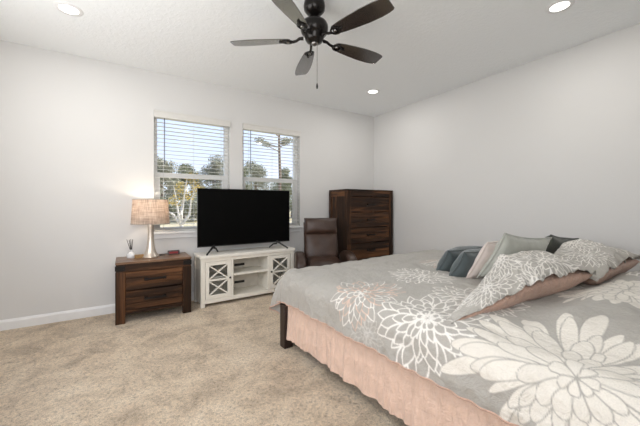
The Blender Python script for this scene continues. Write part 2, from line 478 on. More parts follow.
TR = [('bushy pine directly behind the forked pale tree, left side of left window', -.4, 33, 6.9, 'round', 2),
      ('bushy pine left of the meeting point of window and television, centre of left window', 2.1, 35, 6.9, 'round', 1),
      ('tallest bushy pine at the right edge of the left window view', 5.0, 33, 7.4, 'round', 4),
      ('bushy pine crown low at the left edge of the right window view', 8.9, 35, 6.5, 'round', 3),
      ('tall bushy pine behind the bare tall trunk in the right window view', 12.8, 40, 8.7, 'round', 6),
      ('smaller bushy pine right of the tall trunk at the right edge of the view', 15.0, 34, 6.7, 'round', 7)]
for L, x, y, h, k, s_ in TR: tree(L, x, y, h, k, s_)
tree('tall thin pine with a long bare trunk, seen through the right window', 10.7, 27, 11.6, 'tall', 11)
tree('pale forked bare-branched tree with yellow leaves on the lawn behind the lamp', -1.85, 9, 2.75, 'fork', 12, 'deciduous_tree')
BU = [('dense shrub at the far left of the hedge line, behind the lamp shade', -6.0, 26, 2.6, 1), ('grey-green shrub behind the forked pale tree', -1.6, 28, 2.6, 2),
      ('dark shrub between forked tree and television edge', 2.4, 27, 2.7, 3), ('grey-green shrub behind the television in the left window', 6.2, 28, 2.7, 4),
      ('dark shrub low in the left half of the right window', 9.6, 25.5, 2.3, 5), ('grey-green shrub low in the right window below the tall pine', 13.0, 28.5, 2.6, 6),
      ('dark shrub low at the right edge of the right window', 17.0, 28, 2.8, 7)]
for L, x, y, h, s_ in BU: tree(L, x, y, h, 'bush', s_, 'garden_shrub')

# ------------------------------------------------------------ downlights
def downlight(x, y, label):
    th = thing('recessed_light', label, 'ceiling light', (x, y, H))
    MB().lathe([(.062, 0), (.064, -.006), (.088, -.006), (.094, -.001), (.094, 0)], n=36).build('trim_ring', M_trim, th, smooth=True)
    MB().lathe([(.0001, -.0035), (.062, -.0035), (.062, -.0005)], n=36).build('lens', M_lens, th)
    d = bpy.data.lights.new('downlight', 'AREA'); d.shape = 'DISK'; d.size = .12; d.energy = CAN_W; d.color = (1, .965, .92)
    o = bpy.data.objects.new('downlight', d); COL.objects.link(o); o.parent = th; o.location = (0, 0, -.008)
downlight(-4.09, -.93, 'round white recessed ceiling light at the left, nearest the left edge of view')
downlight(-.846, -3.04, 'round white recessed ceiling light at the right, above the pillows')
downlight(-.846, -.90, 'round white recessed ceiling light near the corner above the tall chest')
downlight(-4.09, -3.04, 'round white recessed ceiling light behind the photographer, out of view')

# ------------------------------------------------------------ ceiling fan
fan = thing('ceiling_fan', 'five-blade dark bronze ceiling fan hanging over the foot of the bed', 'ceiling fan', (-2.486, -2.045, H))
MB().lathe([(.0001, 0), (.078, 0), (.083, -.03), (.079, -.06), (.056, -.088), (.026, -.10), (.0001, -.101)], n=32).build('canopy', M_fan, fan, smooth=True)
MB().lathe([(.013, -.075), (.013, -.15)], n=14).build('downrod', M_fan, fan, smooth=True)
MB().lathe([(.0001, -.128), (.03, -.13), (.07, -.145), (.095, -.16), (.105, -.18), (.106, -.212), (.099, -.235), (.086, -.25), (.075, -.262), (.07, -.285), (.06, -.302), (.03, -.315), (.0001, -.317)], n=40).build('motor_housing', M_fan, fan, smooth=True)
M_chrome = plain('polished_dark_nickel', (.20, .19, .18), .18, 1.0)
MB().lathe([(.0001, -.33), (.016, -.329), (.026, -.318), (.028, -.305), (.02, -.30)], n=20).build('switch_cap', M_chrome, fan, smooth=True)
for k in range(5):
    a = R(-1.7 + 72*k)
    Mx = Matrix.Rotation(a, 4, 'Z') @ Matrix.Translation((0, 0, -.285)) @ Matrix.Rotation(R(-12), 4, 'X')
    # blade outline in local x (radial), y
    xs = [.185, .20, .26, .35, .45, .55, .61, .64, .652]; ws = [.030, .042, .053, .063, .071, .071, .064, .056, .046]
    out = [(x, w) for x, w in zip(xs, ws)] + [(x, -w) for x, w in zip(xs[::-1], ws[::-1])]
    b = MB().prism(out, 'z', -.003, .003); b.rot(Mx)
    bo = b.build('blade', M_blade, fan, bevel=.002)
    br = MB()
    br.tube([(.085, 0, .012), (.115, 0, .012), (.14, .0, -.004), (.17, 0, -.010)], [.014, .011, .010, .011], 10)
    ring = [(.205 + .034*math.cos(q), .030*math.sin(q), -.0085) for q in [i*PI/10 for i in range(21)]]
    br.tube(ring, .0075, 8)
    br.tube([(.235, 0, -.0085), (.265, 0, -.0075)], [.010, .006], 8)
    for (sx, sy) in ((.215, .030), (.215, -.030), (.268, 0)): br.lathe([(.0001, -.016), (.008, -.014), (.010, -.004)], (sx, sy), 10)
    br.rot(Mx); br.build('blade_iron', M_fan, bo, smooth=True)
    dk = MB().lathe([(.0001, -.018), (.012, -.017), (.017, -.011), (.017, -.003)], (.205, 0), 16); dk.rot(Mx); dk.build('medallion', M_chrome, bo, smooth=True)
ch = MB().tube([(.012, -.02, -.32), (.012, -.02, -.625)], .0016, 6).build('pull_chain', M_chrome, fan)
MB().lathe([(.0001, -.668), (.006, -.665), (.0075, -.648), (.005, -.628), (.0001, -.622)], (.012, -.02), 12).build('pull_knob', M_fan, ch, smooth=True)

# ------------------------------------------------------------ nightstand
ns = thing('nightstand', 'dark rustic wooden two-drawer nightstand under the left window carrying a lamp', 'nightstand', (-3.445, -.225, 0))
hx, y0, y1, T = .35, -.215, .195, .613
MB().box(-hx, hx, y0, y1, T-.022, T).build('top_board', M_woodtop, ns, bevel=.003)
MB().box(-hx+.004, hx-.004, y0+.004, y0+.03, T-.098, T-.022).build('top_rail', M_woodx, ns, bevel=.002)
for sx in (-1, 1):
    a = sorted((sx*hx, sx*(hx-.085)))
    MB().box(a[0], a[1], y0+.002, y0+.062, 0, T-.098).build('leg', M_woodz, ns, bevel=.003)
    MB().box(a[0], a[1], y1-.06, y1, 0, T-.022).build('leg', M_woodz, ns, bevel=.003)
    q = sorted((sx*(hx-.004), sx*(hx-.03)))
    MB().box(q[0], q[1], y0+.062, y1-.06, .10, T-.022).build('side_panel', M_woody, ns)
    p = sorted((sx*(hx+.001), sx*(hx-.083)))
    mb = MB().box(p[0], p[1], y0-.001, y0+.004, T-.083, T-.038)
    e1 = sorted((sx*(hx-.001), sx*(hx+.002))); mb.box(e1[0], e1[1], y0-.001, y0+.06, T-.083, T-.038)
    for xx in (p[0]+.014, p[1]-.014):
        for zz in (T-.074, T-.047): mb.box(xx-.004, xx+.004, y0-.004, y0, zz-.004, zz+.004)
    mb.build('iron_strap', M_iron, ns)
MB().box(-hx+.085, hx-.085, y0+.012, y0+.03, .085, .125).build('bottom_rail', M_woodx, ns, bevel=.002)
MB().box(-hx+.085, hx-.085, y0+.03, y1-.005, .11, .125).build('bottom_panel', M_woodx, ns)
MB().box(-hx+.03, hx-.03, y1-.02, y1-.005, .12, T-.022).build('back_panel', M_woodx, ns)
for z0, z1 in ((.130, .318), (.326, .511)):
    d = MB(); n = 3; 
    for i in range(n):
        za = z0+(z1-z0)*i/n; d.box(-hx+.088, hx-.088, y0+.008+.002*(i == 1), y0+.03, za+.001, za+(z1-z0)/n-.001)
    dr = d.build('drawer', M_woodx, ns, bevel=.0015)
    zc = (z0+z1)/2+.005
    hd = MB().box(-.10, .10, y0-.022, y0-.012, zc-.009, zc+.009)
    for xx in (-.085, .085): hd.box(xx-.016, xx+.016, y0-.016, y0+.008, zc-.013, zc+.013)
    hd.build('handle', M_iron, dr, bevel=.002)

# lamp
NSZ = T
lamp = thing('table_lamp', 'table lamp with beige linen drum shade on the nightstand, switched on', 'lamp', (-3.475, -.225, NSZ))
MB().lathe([(.0001, 0), (.080, 0), (.083, .008), (.074, .02), (.058, .05), (.045, .09), (.037, .14), (.031, .20), (.029, .27), (.031, .33), (.034, .372), (.03, .38), (.0001, .38)], n=36).build('base', M_lampbase, lamp, smooth=True)
MB().lathe([(.010, .378), (.010, .43), (.016, .432), (.016, .47), (.0001, .472)], n=14).build('socket', M_iron, lamp, smooth=True)
MB().lathe([(.0001, .472), (.016, .475), (.028, .505), (.024, .53), (.0001, .54)], n=16).build('bulb', M_bulb, lamp, smooth=True)
sh = MB(); n = 56
P = [(.188, .366), (.172, .632), (.170, .632), (.186, .366)]
for i, (r_, z_) in enumerate(P):
    for k in range(n): sh.v.append((r_*math.cos(2*PI*k/n), r_*math.sin(2*PI*k/n), z_))
for i in range(4):
    for k in range(n):
        j = (i+1) % 4; sh.f.append((i*n+k, i*n+(k+1) % n, j*n+(k+1) % n, j*n+k))
sho = sh.build('lamp_shade', M_shade, lamp, smooth=True)
def ringtube(r, z, t): return MB().tube([(r*math.cos(2*PI*k/48), r*math.sin(2*PI*k/48), z) for k in range(49)], t, 6, False)
for r_, z_ in ((.188, .367), (.172, .631)): ringtube(r_, z_, .003).build('shade_trim', M_trimshade, sho, smooth=True)
sp = MB()
for k in range(3): a = 2*PI*k/3; sp.tube([(.015*math.cos(a), .015*math.sin(a), .60), (.171*math.cos(a), .171*math.sin(a), .615)], .002, 5)
sp.tube([(0, 0, .47), (.045, 0, .53), (0, 0, .60)], .002, 5); sp.build('shade_fitter', M_iron, sho)
bd = bpy.data.lights.new('lamp_glow', 'POINT'); bd.energy = 3.0; bd.color = (1, .86, .68); bd.shadow_soft_size = .03
bo = bpy.data.objects.new('lamp_glow', bd); COL.objects.link(bo); bo.parent = lamp; bo.location = (0, 0, .575)

df = thing('reed_diffuser', 'small white reed diffuser bottle with dark reeds left of the lamp', 'diffuser', (-3.655, -.17, NSZ))
MB().lathe([(.0001, 0), (.038, 0), (.046, .014), (.045, .038), (.030, .060), (.013, .066), (.011, .085), (.014, .09), (.0001, .09)], n=24).build('bottle', plain('white_ceramic', (.75, .75, .75), .25), df, smooth=True)
for k, (dx, dy) in enumerate(((-.042, .01), (-.02, -.02), (-.005, .02), (.012, -.01))):
    MB().tube([(0, 0, .05), (dx, dy, .20)], .0034, 5).build('reed', M_bedwood, df)
wb = MB().box(-.042, .042, -.026, .026, 0, .036).build('wooden_box', plain('amber_wood', (.30, .17, .06), .45, var=.25), bevel=.003, loc=(-3.585, -.215, NSZ))
tag(wb, 'small amber wooden block beside the white diffuser on the nightstand', 'box')
ck = thing('alarm_clock', 'small dark alarm clock with red display on right of nightstand', 'clock', (-3.235, -.13, NSZ), -6)
MB().prism([(-.035, 0), (.035, 0), (.03, .042), (-.02, .046)], 'x', -.062, .062).build('case', plain('maroon_black_plastic', (.035, .012, .014), .3), ck, bevel=.006)
M_led = NT('red_digits').set((.05, 0, 0), .3); _b = M_led.node_tree.nodes['Principled BSDF']; _b.inputs['Emission Color'].default_value = (1, .03, .03, 1); _b.inputs['Emission Strength'].default_value = .12
MB().box(-.045, .045, -.0345, -.030, .012, .034).build('display', M_led, ck)
MB().tube([(-.06, .0, .01), (-.11, .03, .004), (-.15, .0, .004), (-.14, -.06, .004), (-.09, -.08, .004)], .003, 6).build('power_cord', M_blackp, ck)

# ------------------------------------------------------------ console
con = thing('tv_console', 'cream painted television console with crossed glass doors under the windows', 'tv console', (-2.981, -.372, 0), 2.3)
W, Dp, HT = 1.22, .335, .597
MB().box(-.012, W+.012, -.012, Dp, HT-.035, HT).build('top_board', M_whitetop, con, bevel=.004)
for x_ in (0, W-.045):
    for y_ in (0, Dp-.045): MB().box(x_, x_+.045, y_, y_+.045, 0, HT-.035).build('leg', M_white, con, bevel=.002)
for x_ in (.006, W-.026): MB().box(x_, x_+.02, .045, Dp-.045, .04, HT-.035).build('side_panel', M_white, con)
fm = MB().box(.045, W-.045, .004, .026, HT-.075, HT-.035); fm.box(.045, W-.045, .004, .026, .04, .085)
fm.box(.352, .380, .004, .026, .085, HT-.075); fm.box(.835, .863, .004, .026, .085, HT-.075)
fm.build('face_frame', M_white, con, bevel=.002)
for x_ in (.356, .841): MB().box(x_, x_+.02, .026, Dp-.012, .07, HT-.036).build('divider', M_white, con)
MB().box(.026, W-.026, .02, Dp-.012, .065, .085).build('bottom_panel', M_white, con)
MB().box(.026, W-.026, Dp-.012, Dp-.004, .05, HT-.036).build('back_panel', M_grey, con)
MB().box(.376, .841, .012, Dp-.013, .325, .347).build('shelf', M_white, con)
for x_ in ((.027, .355), (.862, W-.027)): MB().box(x_[0], x_[1], .05, Dp-.013, .315, .333).build('shelf', M_white, con)
for z_ in (.145, .375): MB().box(.50, .64, Dp-.0145, Dp-.0115, z_, z_+.032).build('cable_slot', M_slot, con, bevel=.001)
for (a, b, kx) in ((.050, .350, .335), (.865, 1.165, .88)):
    z0, z1 = .088, HT-.078; s_ = .042
    d = MB().box(a, a+s_, .002, .020, z0, z1); d.box(b-s_, b, .002, .020, z0, z1); d.box(a+s_, b-s_, .002, .020, z0, z0+s_); d.box(a+s_, b-s_, .002, .020, z1-s_, z1)
    zm = (z0+z1)/2; d.box(a+s_, b-s_, .002, .020, zm-.011, zm+.011)
    do = d.build('door', M_white, con, bevel=.0015)
    l = MB()
    for (p, q) in ((z0+s_, zm-.011), (zm+.011, z1-s_)):
        l.bar((a+s_, .010, p), (b-s_, .010, q), .014, .014, (0, 1, 0)); l.bar((a+s_, .011, q), (b-s_, .011, p), .014, .014, (0, 1, 0))
    l.build('crossed_lattice', M_white, do)
    MB().box(a+s_, b-s_, .0175, .0195, z0+s_, z1-s_).build('glass_pane', M_glass, do)
    MB().lathe([(.0001, -.024), (.010, -.022), (.012, -.014), (.006, -.009), (.006, .0)], n=16).rot(Matrix.Translation((kx, .002, zm+.01)) @ Matrix.Rotation(R(-90), 4, 'X')).rot(Matrix.Identity(4)).build('knob', M_iron, do, smooth=True)

# ------------------------------------------------------------ television
tv = thing('television', 'large flat black television standing on the cream console', 'television', (-2.392, -.235, HT), .8)
b = MB().box(-.606, .606, -.012, .012, .086, .786); b.box(-.42, .42, .012, .05, .12, .52)
b.build('housing', M_blackp, tv, bevel=.003)
MB().box(-.600, .600, -.0135, -.0115, .098, .780).build('screen', M_screen, tv)
MB().box(-.606, .606, -.0138, -.0118, .086, .096).build('bottom_bezel', plain('dark_grey_bezel', (.05, .05, .052), .3, .6), tv)
for sx in (-1, 1):
    xx = sx*.405
    MB().tube([(xx, .0, .10), (xx+sx*.03, -.03, .082), (xx+sx*.12, -.12, .008)], [.015, .013, .009], 8).tube([(xx+sx*.008, -.012, .07), (xx-sx*.02, .03, .06), (xx-sx*.06, .085, .008)], [.012, .010, .008], 8).build('foot', M_foot, tv, smooth=True)

# ------------------------------------------------------------ chest of drawers
cs = thing('chest_of_drawers', 'tall dark rustic wooden chest of drawers standing in the room corner', 'chest of drawers', (-.508, -.252, 0))
hx, y0, y1, T = .466, -.24, .235, 1.42
MB().box(-hx, hx, y0, y1, T-.03, T).build('top_board', M_woodx, cs, bevel=.003)
MB().box(-hx+.004, hx-.004, y0+.004, y0+.035, T-.105, T-.03).build('top_rail', M_woodx, cs, bevel=.002)
for sx in (-1, 1):
    a = sorted((sx*hx, sx*(hx-.072)))
    MB().box(a[0], a[1], y0+.002, y0+.065, 0, T-.03).build('leg', M_woodz, cs, bevel=.003)
    MB().box(a[0], a[1], y1-.06, y1, 0, T-.03).build('leg', M_woodz, cs, bevel=.003)
    q = sorted((sx*(hx-.012), sx*(hx-.03)))
    MB().box(q[0], q[1], y0+.065, y1-.06, .10, T-.105).build('side_panel', M_woodz, cs)
    q = sorted((sx*(hx-.004), sx*(hx-.03)))
    MB().box(q[0], q[1], y0+.065, y1-.06, T-.105, T-.03).build('side_rail', M_woody, cs)
MB().box(-hx+.072, hx-.072, y0+.012, y0+.03, .09, .135).build('bottom_rail', M_woodx, cs, bevel=.002)
MB().box(-hx+.03, hx-.03, y1-.02, y1-.005, .10, T-.03).build('back_panel', M_woodx, cs)
zz0, zz1 = .14, T-.11
for i in range(5):
    za = zz0 + (zz1-zz0)*i/5 + .004; zb = zz0 + (zz1-zz0)*(i+1)/5 - .004
    d = MB()
    for j in range(3):
        p = za+(zb-za)*j/3; d.box(-hx+.075, hx-.075, y0+.010+.002*(j == 1), y0+.035, p+.001, p+(zb-za)/3-.001)
    dr = d.build('drawer', M_woodx, cs, bevel=.0015); zc = (za+zb)/2
    hd = MB().box(-.075, .075, y0-.018, y0-.009, zc-.008, zc+.008)
    for xx in (-.062, .062): hd.box(xx-.014, xx+.014, y0-.012, y0+.012, zc-.011, zc+.011)
    hd.build('handle', M_iron, dr, bevel=.002)

# ------------------------------------------------------------ soft shapes
def cushion(w, h, t, n=3.0, nu=16, nv=14, seed=0, wr=.008, ear=.05):
    """closed cushion in local x (width) y (height) z (thickness), centred"""
    m = MB(); idx = {}
    for side in (1, -1):
        for i in range(nu+1):
            for j in range(nv+1):
                u = math.sin((i/nu-.5)*PI)*.35 + (i/nu*2-1)*.65; v = math.sin((j/nv-.5)*PI)*.35 + (j/nv*2-1)*.65
                edge = i in (0, nu) or j in (0, nv)
                if side == -1 and edge: idx[(side, i, j)] = idx[(1, i, j)]; continue
                e = ((1-abs(u)**n)*(1-abs(v)**n)) if not edge else 0
                z = side*t/2*max(0, e)**.5
                x = u*w/2*(1-ear*(1-v*v)) ; y = v*h/2*(1-ear*(1-u*u))
                k = mnoise.noise(Vector((x*6+seed*9, y*6, side*3+seed)))
                k2 = mnoise.noise(Vector((x*16+seed*5, y*16, side*7)))
                z += side*(k*wr*1.6 + k2*wr*.7)*(0 if edge else min(1, e*3))
                x += k2*wr*.5; y += k*wr*.5
                idx[(side, i, j)] = len(m.v); m.v.append((x, y, z))
    for side in (1, -1):
        for i in range(nu):
            for j in range(nv):
                q = (idx[(side, i, j)], idx[(side, i+1, j)], idx[(side, i+1, j+1)], idx[(side, i, j+1)])
                m.f.append(q if side == 1 else q[::-1])
    return m

# ------------------------------------------------------------ armchair
ac = thing('recliner_armchair', 'dark brown leather recliner armchair between the console and the tall chest', 'armchair', (-1.475, -.635, 0), -24)
# local: faces -y
MB().lathe([(.0001, 0), (.27, 0), (.28, .015), (.26, .03), (.05, .045), (.045, .20), (.0001, .20)], n=36).build('swivel_base', M_bedwood, ac, smooth=True)
cushion(.50, .56, .17, 4, seed=3).rot(Matrix.Translation((0, -.03, .40)) @ Matrix.Rotation(R(4), 4, 'X')).build('seat', M_leather, ac, sub=1)
MB().box(-.262, .262, -.26, .24, .20, .33).build('seat_frame', M_leather_d, ac, bevel=.02)
Mb = Matrix.Translation((0, .235, .59)) @ Matrix.Rotation(R(75), 4, 'X')
cushion(.50, .44, .15, 4, seed=4, ear=.02).rot(Mb).build('backrest', M_leather, ac, sub=1)
Mh = Matrix.Translation((0, .285, .885)) @ Matrix.Rotation(R(78), 4, 'X')
cushion(.49, .24, .18, 3, seed=5, ear=.02).rot(Mh).build('headrest', M_leather, ac, sub=1)
Mk = Matrix.Translation((0, .325, .64)) @ Matrix.Rotation(R(76), 4, 'X')
n0 = MB().box(-.235, .235, -.33, .31, -.02, .02); n0.rot(Mk); n0.build('back_shell', M_leather_d, ac, bevel=.018)
for sx in (-1, 1):
    prof = []
    for k in range(15):
        a = PI*k/14
        prof.append((-.02 - .30*math.cos(a) if True else 0, .38 + .19*math.sin(a)**.7))
    arm = MB(); ins = [(-.30, .22)] + prof + [(.28, .22)]
    arm.prism(ins, 'x', sx*.262, sx*.388)
    arm.build('armrest', M_leather, ac, bevel=.035, seg=4)

# ------------------------------------------------------------ bed
BED_ROT = R(3.2)
def seat_bed(o):
    px, py = -2.60, -1.70
    dx, dy = o.location.x-px, o.location.y-py; c, s_ = math.cos(BED_ROT), math.sin(BED_ROT)
    o.location.x = px + c*dx - s_*dy; o.location.y = py + s_*dx + c*dy; o.rotation_euler.z = BED_ROT
BX0, BX1, BY0, BY1 = -2.585, -.455, -3.97, -1.70
bed = thing('bed', 'large bed on dark wooden legs with a pale pink bed skirt facing the window wall', 'bed', ((BX0+BX1)/2, (BY0+BY1)/2, 0))
ox, oy = (BX0+BX1)/2, (BY0+BY1)/2
for x_ in (BX0-.03, BX1-.05):
    for y_ in (BY0, BY1-.08): MB().box(x_-ox, x_+.08-ox, y_-oy, y_+.08-oy, 0, .36).build('leg', M_bedwood, bed, bevel=.004)
MB().box(BX0+.03-ox, BX1-.03-ox, BY0+.02-oy, BY1-.03-oy, .17, .30).build('platform', M_bedwood, bed)
MB().box(BX0+.05-ox, BX1-.05-ox, BY0+.02-oy, BY1-.05-oy, .305, .60).build('mattress', M_matt, bed, bevel=.05, seg=4)
# skirt : gathered satin along the left side, foot and right side
def skirt():
    m = MB(); pts = []
    N = 260
    L1 = (BY1-.085) - (BY0); 
    path = [(BX0, BY0+L1*i/N, -1, 0) for i in range(N+1)]
    path2 = [(BX0+.08 + (BX1-BX0-.16)*i/200, BY1+.004, 0, 1) for i in range(201)]
    path3 = [(BX1, BY1-.085-L1*i/N, 1, 0) for i in range(N+1)]
    out = []
    for pth in (path, path2, path3):
        base = len(m.v); nz = 12
        for i, (x, y, nx, ny) in enumerate(pth):
            s = (y if nx else x)
            for j in range(nz+1):
                f = j/nz
                g = .007*math.sin(s*34+2.0*math.sin(s*5))+.006*mnoise.noise(Vector((s*9, f*1.2, nx)))+.015*mnoise.noise(Vector((s*21, f*1.6, 3)))*(.3+.7*f)+.004*math.sin(s*95+4*math.sin(s*13))
                off = g*(.15+.85*f) + .010*f
                m.v.append((x+nx*off-ox, y+ny*off-oy, .40-(.40-.088)*f + .003*math.sin(s*11)*f))
        for i in range(len(pth)-1):
            for j in range(nz):
                a = base+i*(nz+1)+j; m.f.append((a, a+1, a+nz+2, a+nz+1))
    return m
so = skirt().build('bed_skirt', M_satin, bed, smooth=True)

seat_bed(bed)
# ---- comforter: cloth laid out flat in (a, b), draped over the rounded bed edge
RAD = .13; ZC = .645; DR = .325
CX0, CX1, CY1, CY0 = -2.505, -.535, -1.765, -3.93
def cdrop(d):
    out = np.where(d < RAD*PI/2, RAD*np.sin(np.clip(d, 0, RAD*PI/2)/RAD), RAD + (d-RAD*PI/2)*math.sin(R(3)))
    dr = np.where(d < RAD*PI/2, RAD*(1-np.cos(np.clip(d, 0, RAD*PI/2)/RAD)), RAD + (d-RAD*PI/2)*math.cos(R(3)))
    return out, dr
def drape(a, b):
    dx = np.where(a < CX0, a-CX0, np.where(a > CX1, a-CX1, 0.0)); dy = np.where(b > CY1, b-CY1, 0.0)
    d = np.hypot(dx, dy) + 1e-9
    out, dr = cdrop(d)
    ux, uy = dx/d, dy/d
    k = np.clip(d/RAD, 0, 1)
    # corner folds
    cor = np.clip(np.abs(ux*uy)*2, 0, 1); ang = np.arctan2(np.abs(dy), np.abs(dx)+1e-9)
    out = out + cor*np.clip(d-.12, 0, 1)*(.10 + .22*np.sin(ang*13))
    along = a*np.abs(uy) + b*np.abs(ux)
    out = out + np.clip(d-.14, 0, 1)*(.16*fbm(along*5, a*0+3.3, 2)) 
    x = np.clip(a, CX0, CX1) + ux*out; y = np.minimum(b, CY1) + uy*out
    z = ZC - dr
    puff = .020*fbm(a*3.2, b*3.2, 2) + .010*fbm(a*9+5, b*9, 2) + .0035*fbm(a*26, b*26+9, 2) - .016*np.abs(fbm(a*4.5+8, b*3.0+2, 2)) - .008*np.abs(fbm(a*11+3, b*8+2, 2))
    # crown towards middle
    inx = np.clip(np.minimum(a-CX0, CX1-a)/.35, 0, 1); iny = np.clip((CY1-b)/.35, 0, 1)
    z = z + .032*inx*iny + puff*(1-.5*np.clip(d/.2, 0, 1))
    x = x + ux*puff*k; y = y + uy*puff*k
    # the covers ride up over the sleeping pillows at the head
    hb = np.clip((-3.38-b)/.18, 0, 1); hb = hb*hb*(3-2*hb)
    hx_ = np.clip((a-(-2.42))/.25, 0, 1); hx_ = hx_*hx_*(3-2*hx_)
    z = z + .055*hb*hx_
    # tufts
    for (tx, ty) in TUFTS:
        q = (a-tx)**2 + (b-ty)**2; z = z - .016*np.exp(-q/.0012) - .008*np.exp(-q/.012)
    # hem puckers
    e = np.clip(1-(DR-d)/.05, 0, 1)*(d > .2); x = x + ux*e*.006*np.sin(along*70); 
    return x, y, z
TUFTS = [(-2.1+.55*i, -2.15-.55*j) for i in range(3) for j in range(4)]

GREY = np.array([.385, .365, .33]); CREAM = np.array([.80, .77, .72]); CREAM2 = np.array([.72, .68, .61]); PINK = np.array([.66, .47, .37]); PALE = np.array([.52, .50, .47])
LIGHT = np.array([.50, .49, .475])
def paint_flower(col, a, b, cx, cy, rad, style, seed, rot=0., sq=1.0, reach=None):
    """layered chrysanthemum: outer petals first, inner ones over them"""
    rn = np.random.RandomState(seed)
    sel = (a-cx)**2 + (b-cy)**2 < (rad*1.35)**2
    A = a[sel]-cx; B = b[sel]-cy; c = col[sel]
    if style == 'fill': lw, line, fill = .0058, GREY*.92, CREAM2
    elif style == 'line': lw, line, fill = .0125, CREAM, None
    elif style == 'pink': lw, line, fill = .0115, None, None
    else: lw, line, fill = .0075, PALE*1.12, None
    lw = lw*min(1.25, max(.62, rad/.36))
    rings = {'fill': [(.14, 1.0, 27), (.10, .84, 22), (.06, .64, 17), (.03, .42, 11), (0, .20, 7)],
             'line': [(.14, 1.0, 21), (.10, .86, 19), (.06, .66, 17), (.03, .46, 13), (0, .24, 8)]}['fill' if style == 'fill' else 'line']
    if style in ('small',): rings = rings[2:]; rings = [(r0/.6, r1/.6, n) for r0, r1, n in rings]
    for ri, (r0, r1, n) in enumerate(rings):
        off = rn.rand()*6.28
        for k in range(n):
            th = off + 2*PI*(k+rn.uniform(-.22, .22))/n
            L = rad*r1*rn.uniform(.86, 1.08)
            if reach is not None: L *= reach(th)
            L0 = rad*r0; bend = rn.uniform(-.28, .28) if style != 'fill' else .45*math.sin(th-.6)*rn.uniform(.6, 1.3)
            ct, st = math.cos(th), math.sin(th)
            X = A*ct + B*st - L0; Y = -A*st + B*ct
            s = X/(L-L0); Y = Y - bend*(L-L0)*.5*np.clip(s, 0, 1)**2
            Wd = (L*1.05*PI/n)*rn.uniform(.80, 1.05)*(.9 if style != 'fill' else 1.0)
            sc_ = np.clip(s, 0, 1)
            w = Wd*((sc_**.8)*np.clip(1-sc_**4, 0, 1)**.62*1.15 if style == 'fill' else (sc_**1.2)*np.clip(1-sc_**2.6, 0, 1)*2.35)
            dd = np.minimum(w-np.abs(Y), (1-s)*(L-L0))
            ins = (s > 0) & (s < 1) & (dd > 0)
            if not ins.any(): continue
            AA = .0034
            d_ = dd[ins]; a_in = np.clip(d_/AA, 0, 1)[:, None]; e = np.clip((lw-d_)/AA+.5, 0, 1)[:, None]
            if fill is not None:
                new = line*e + fill*(1 + .03*rn.uniform(-1, 1))*(1-e)
            else:
                lc = line
                if style == 'pink': lc = PINK if (k + ri) % 3 == 0 or rn.rand() < .25 else CREAM
                new = lc*e + GREY*1.02*(1-e)
                if style != 'faint':
                    vein = np.clip((lw*.5-np.abs(Y[ins]))/AA+.5, 0, 1)*((s[ins] > .12) & (s[ins] < .5))
                    new = new*(1-vein[:, None]) + lc*.92*vein[:, None]
            c[ins] = c[ins]*(1-a_in) + new*a_in
    col[sel] = c

FLOWERS = []   # (a, b, radius, style, seed)
FLOWERS += [(-.55, -2.3, .26, 'faint', 21), (-1.35, -2.45, .24, 'pink', 22), (-.95, -2.95, .28, 'line', 23), (-2.16, -3.12, .25, 'line', 24),
    (-1.95, -2.62, .25, 'line', 25), (-2.765, -2.745, .125, 'small', 26), (-2.52, -2.60, .25, 'pink', 27), (-2.56, -3.09, .30, 'line', 28),
    (-1.55, -3.62, .36, 'fill', 29), (-.75, -3.7, .36, 'line', 30), (-2.60, -4.0, .32, 'fill', 32),
    (-2.585, -3.665, .37, 'fill', 33, dict(reach=lambda th: 1.22 if .1 < th % 6.283 < 1.9 else .93))]
def comforter():
    st = .0042
    A0, A1, B0, B1 = CX0-DR, CX1+DR, CY0, CY1+DR
    na = int((A1-A0)/st); nb = int((B1-B0)/st)
    ga, gb = np.meshgrid(np.linspace(A0, A1, na+1), np.linspace(B0, B1, nb+1), indexing='ij')
    a = ga.ravel(); b = gb.ravel()
    x, y, z = drape(a, b)
    col = np.tile(GREY, (len(a), 1))
    # paler ground of the print towards the foot
    for F_ in FLOWERS: paint_flower(col, a, b, *F_[:5], **(F_[5] if len(F_) > 5 else {}))
    me = bpy.data.meshes.new('comforter'); nv = len(a)
    i, j = np.meshgrid(np.arange(na), np.arange(nb), indexing='ij'); i = i.ravel(); j = j.ravel(); w_ = nb+1
    q = np.stack([i*w_+j, (i+1)*w_+j, (i+1)*w_+j+1, i*w_+j+1], 1)
    me.vertices.add(nv); me.vertices.foreach_set('co', np.stack([x, y, z], 1).ravel())
    me.loops.add(q.size); me.loops.foreach_set('vertex_index', q.ravel().astype(np.int32))
    me.polygons.add(len(q)); me.polygons.foreach_set('loop_start', (np.arange(len(q))*4).astype(np.int32))
    me.polygons.foreach_set('loop_total', np.full(len(q), 4, np.int32)); me.polygons.foreach_set('use_smooth', np.ones(len(q), bool))
    me.update(); me.validate()
    at = me.attributes.new('print', 'FLOAT_COLOR', 'POINT'); at.data.foreach_set('color', np.concatenate([col, np.ones((nv, 1))], 1).ravel().astype(np.float32))
    me.materials.append(M_comf)
    return me, (ga, gb, A0, A1, B0, B1)
cme, (ga, gb, A0, A1, B0, B1) = comforter()
cf = thing('comforter', 'thick grey comforter with large cream and blush flower print spread over the bed', 'comforter', ((CX0+CX1)/2, (CY0+CY1)/2, 0))
cmo = bpy.data.objects.new('cover', cme); COL.objects.link(cmo); cmo.parent = cf; CFX, CFY = (CX0+CX1)/2, (CY0+CY1)/2; cmo.location = (-CFX, -CFY, 0)
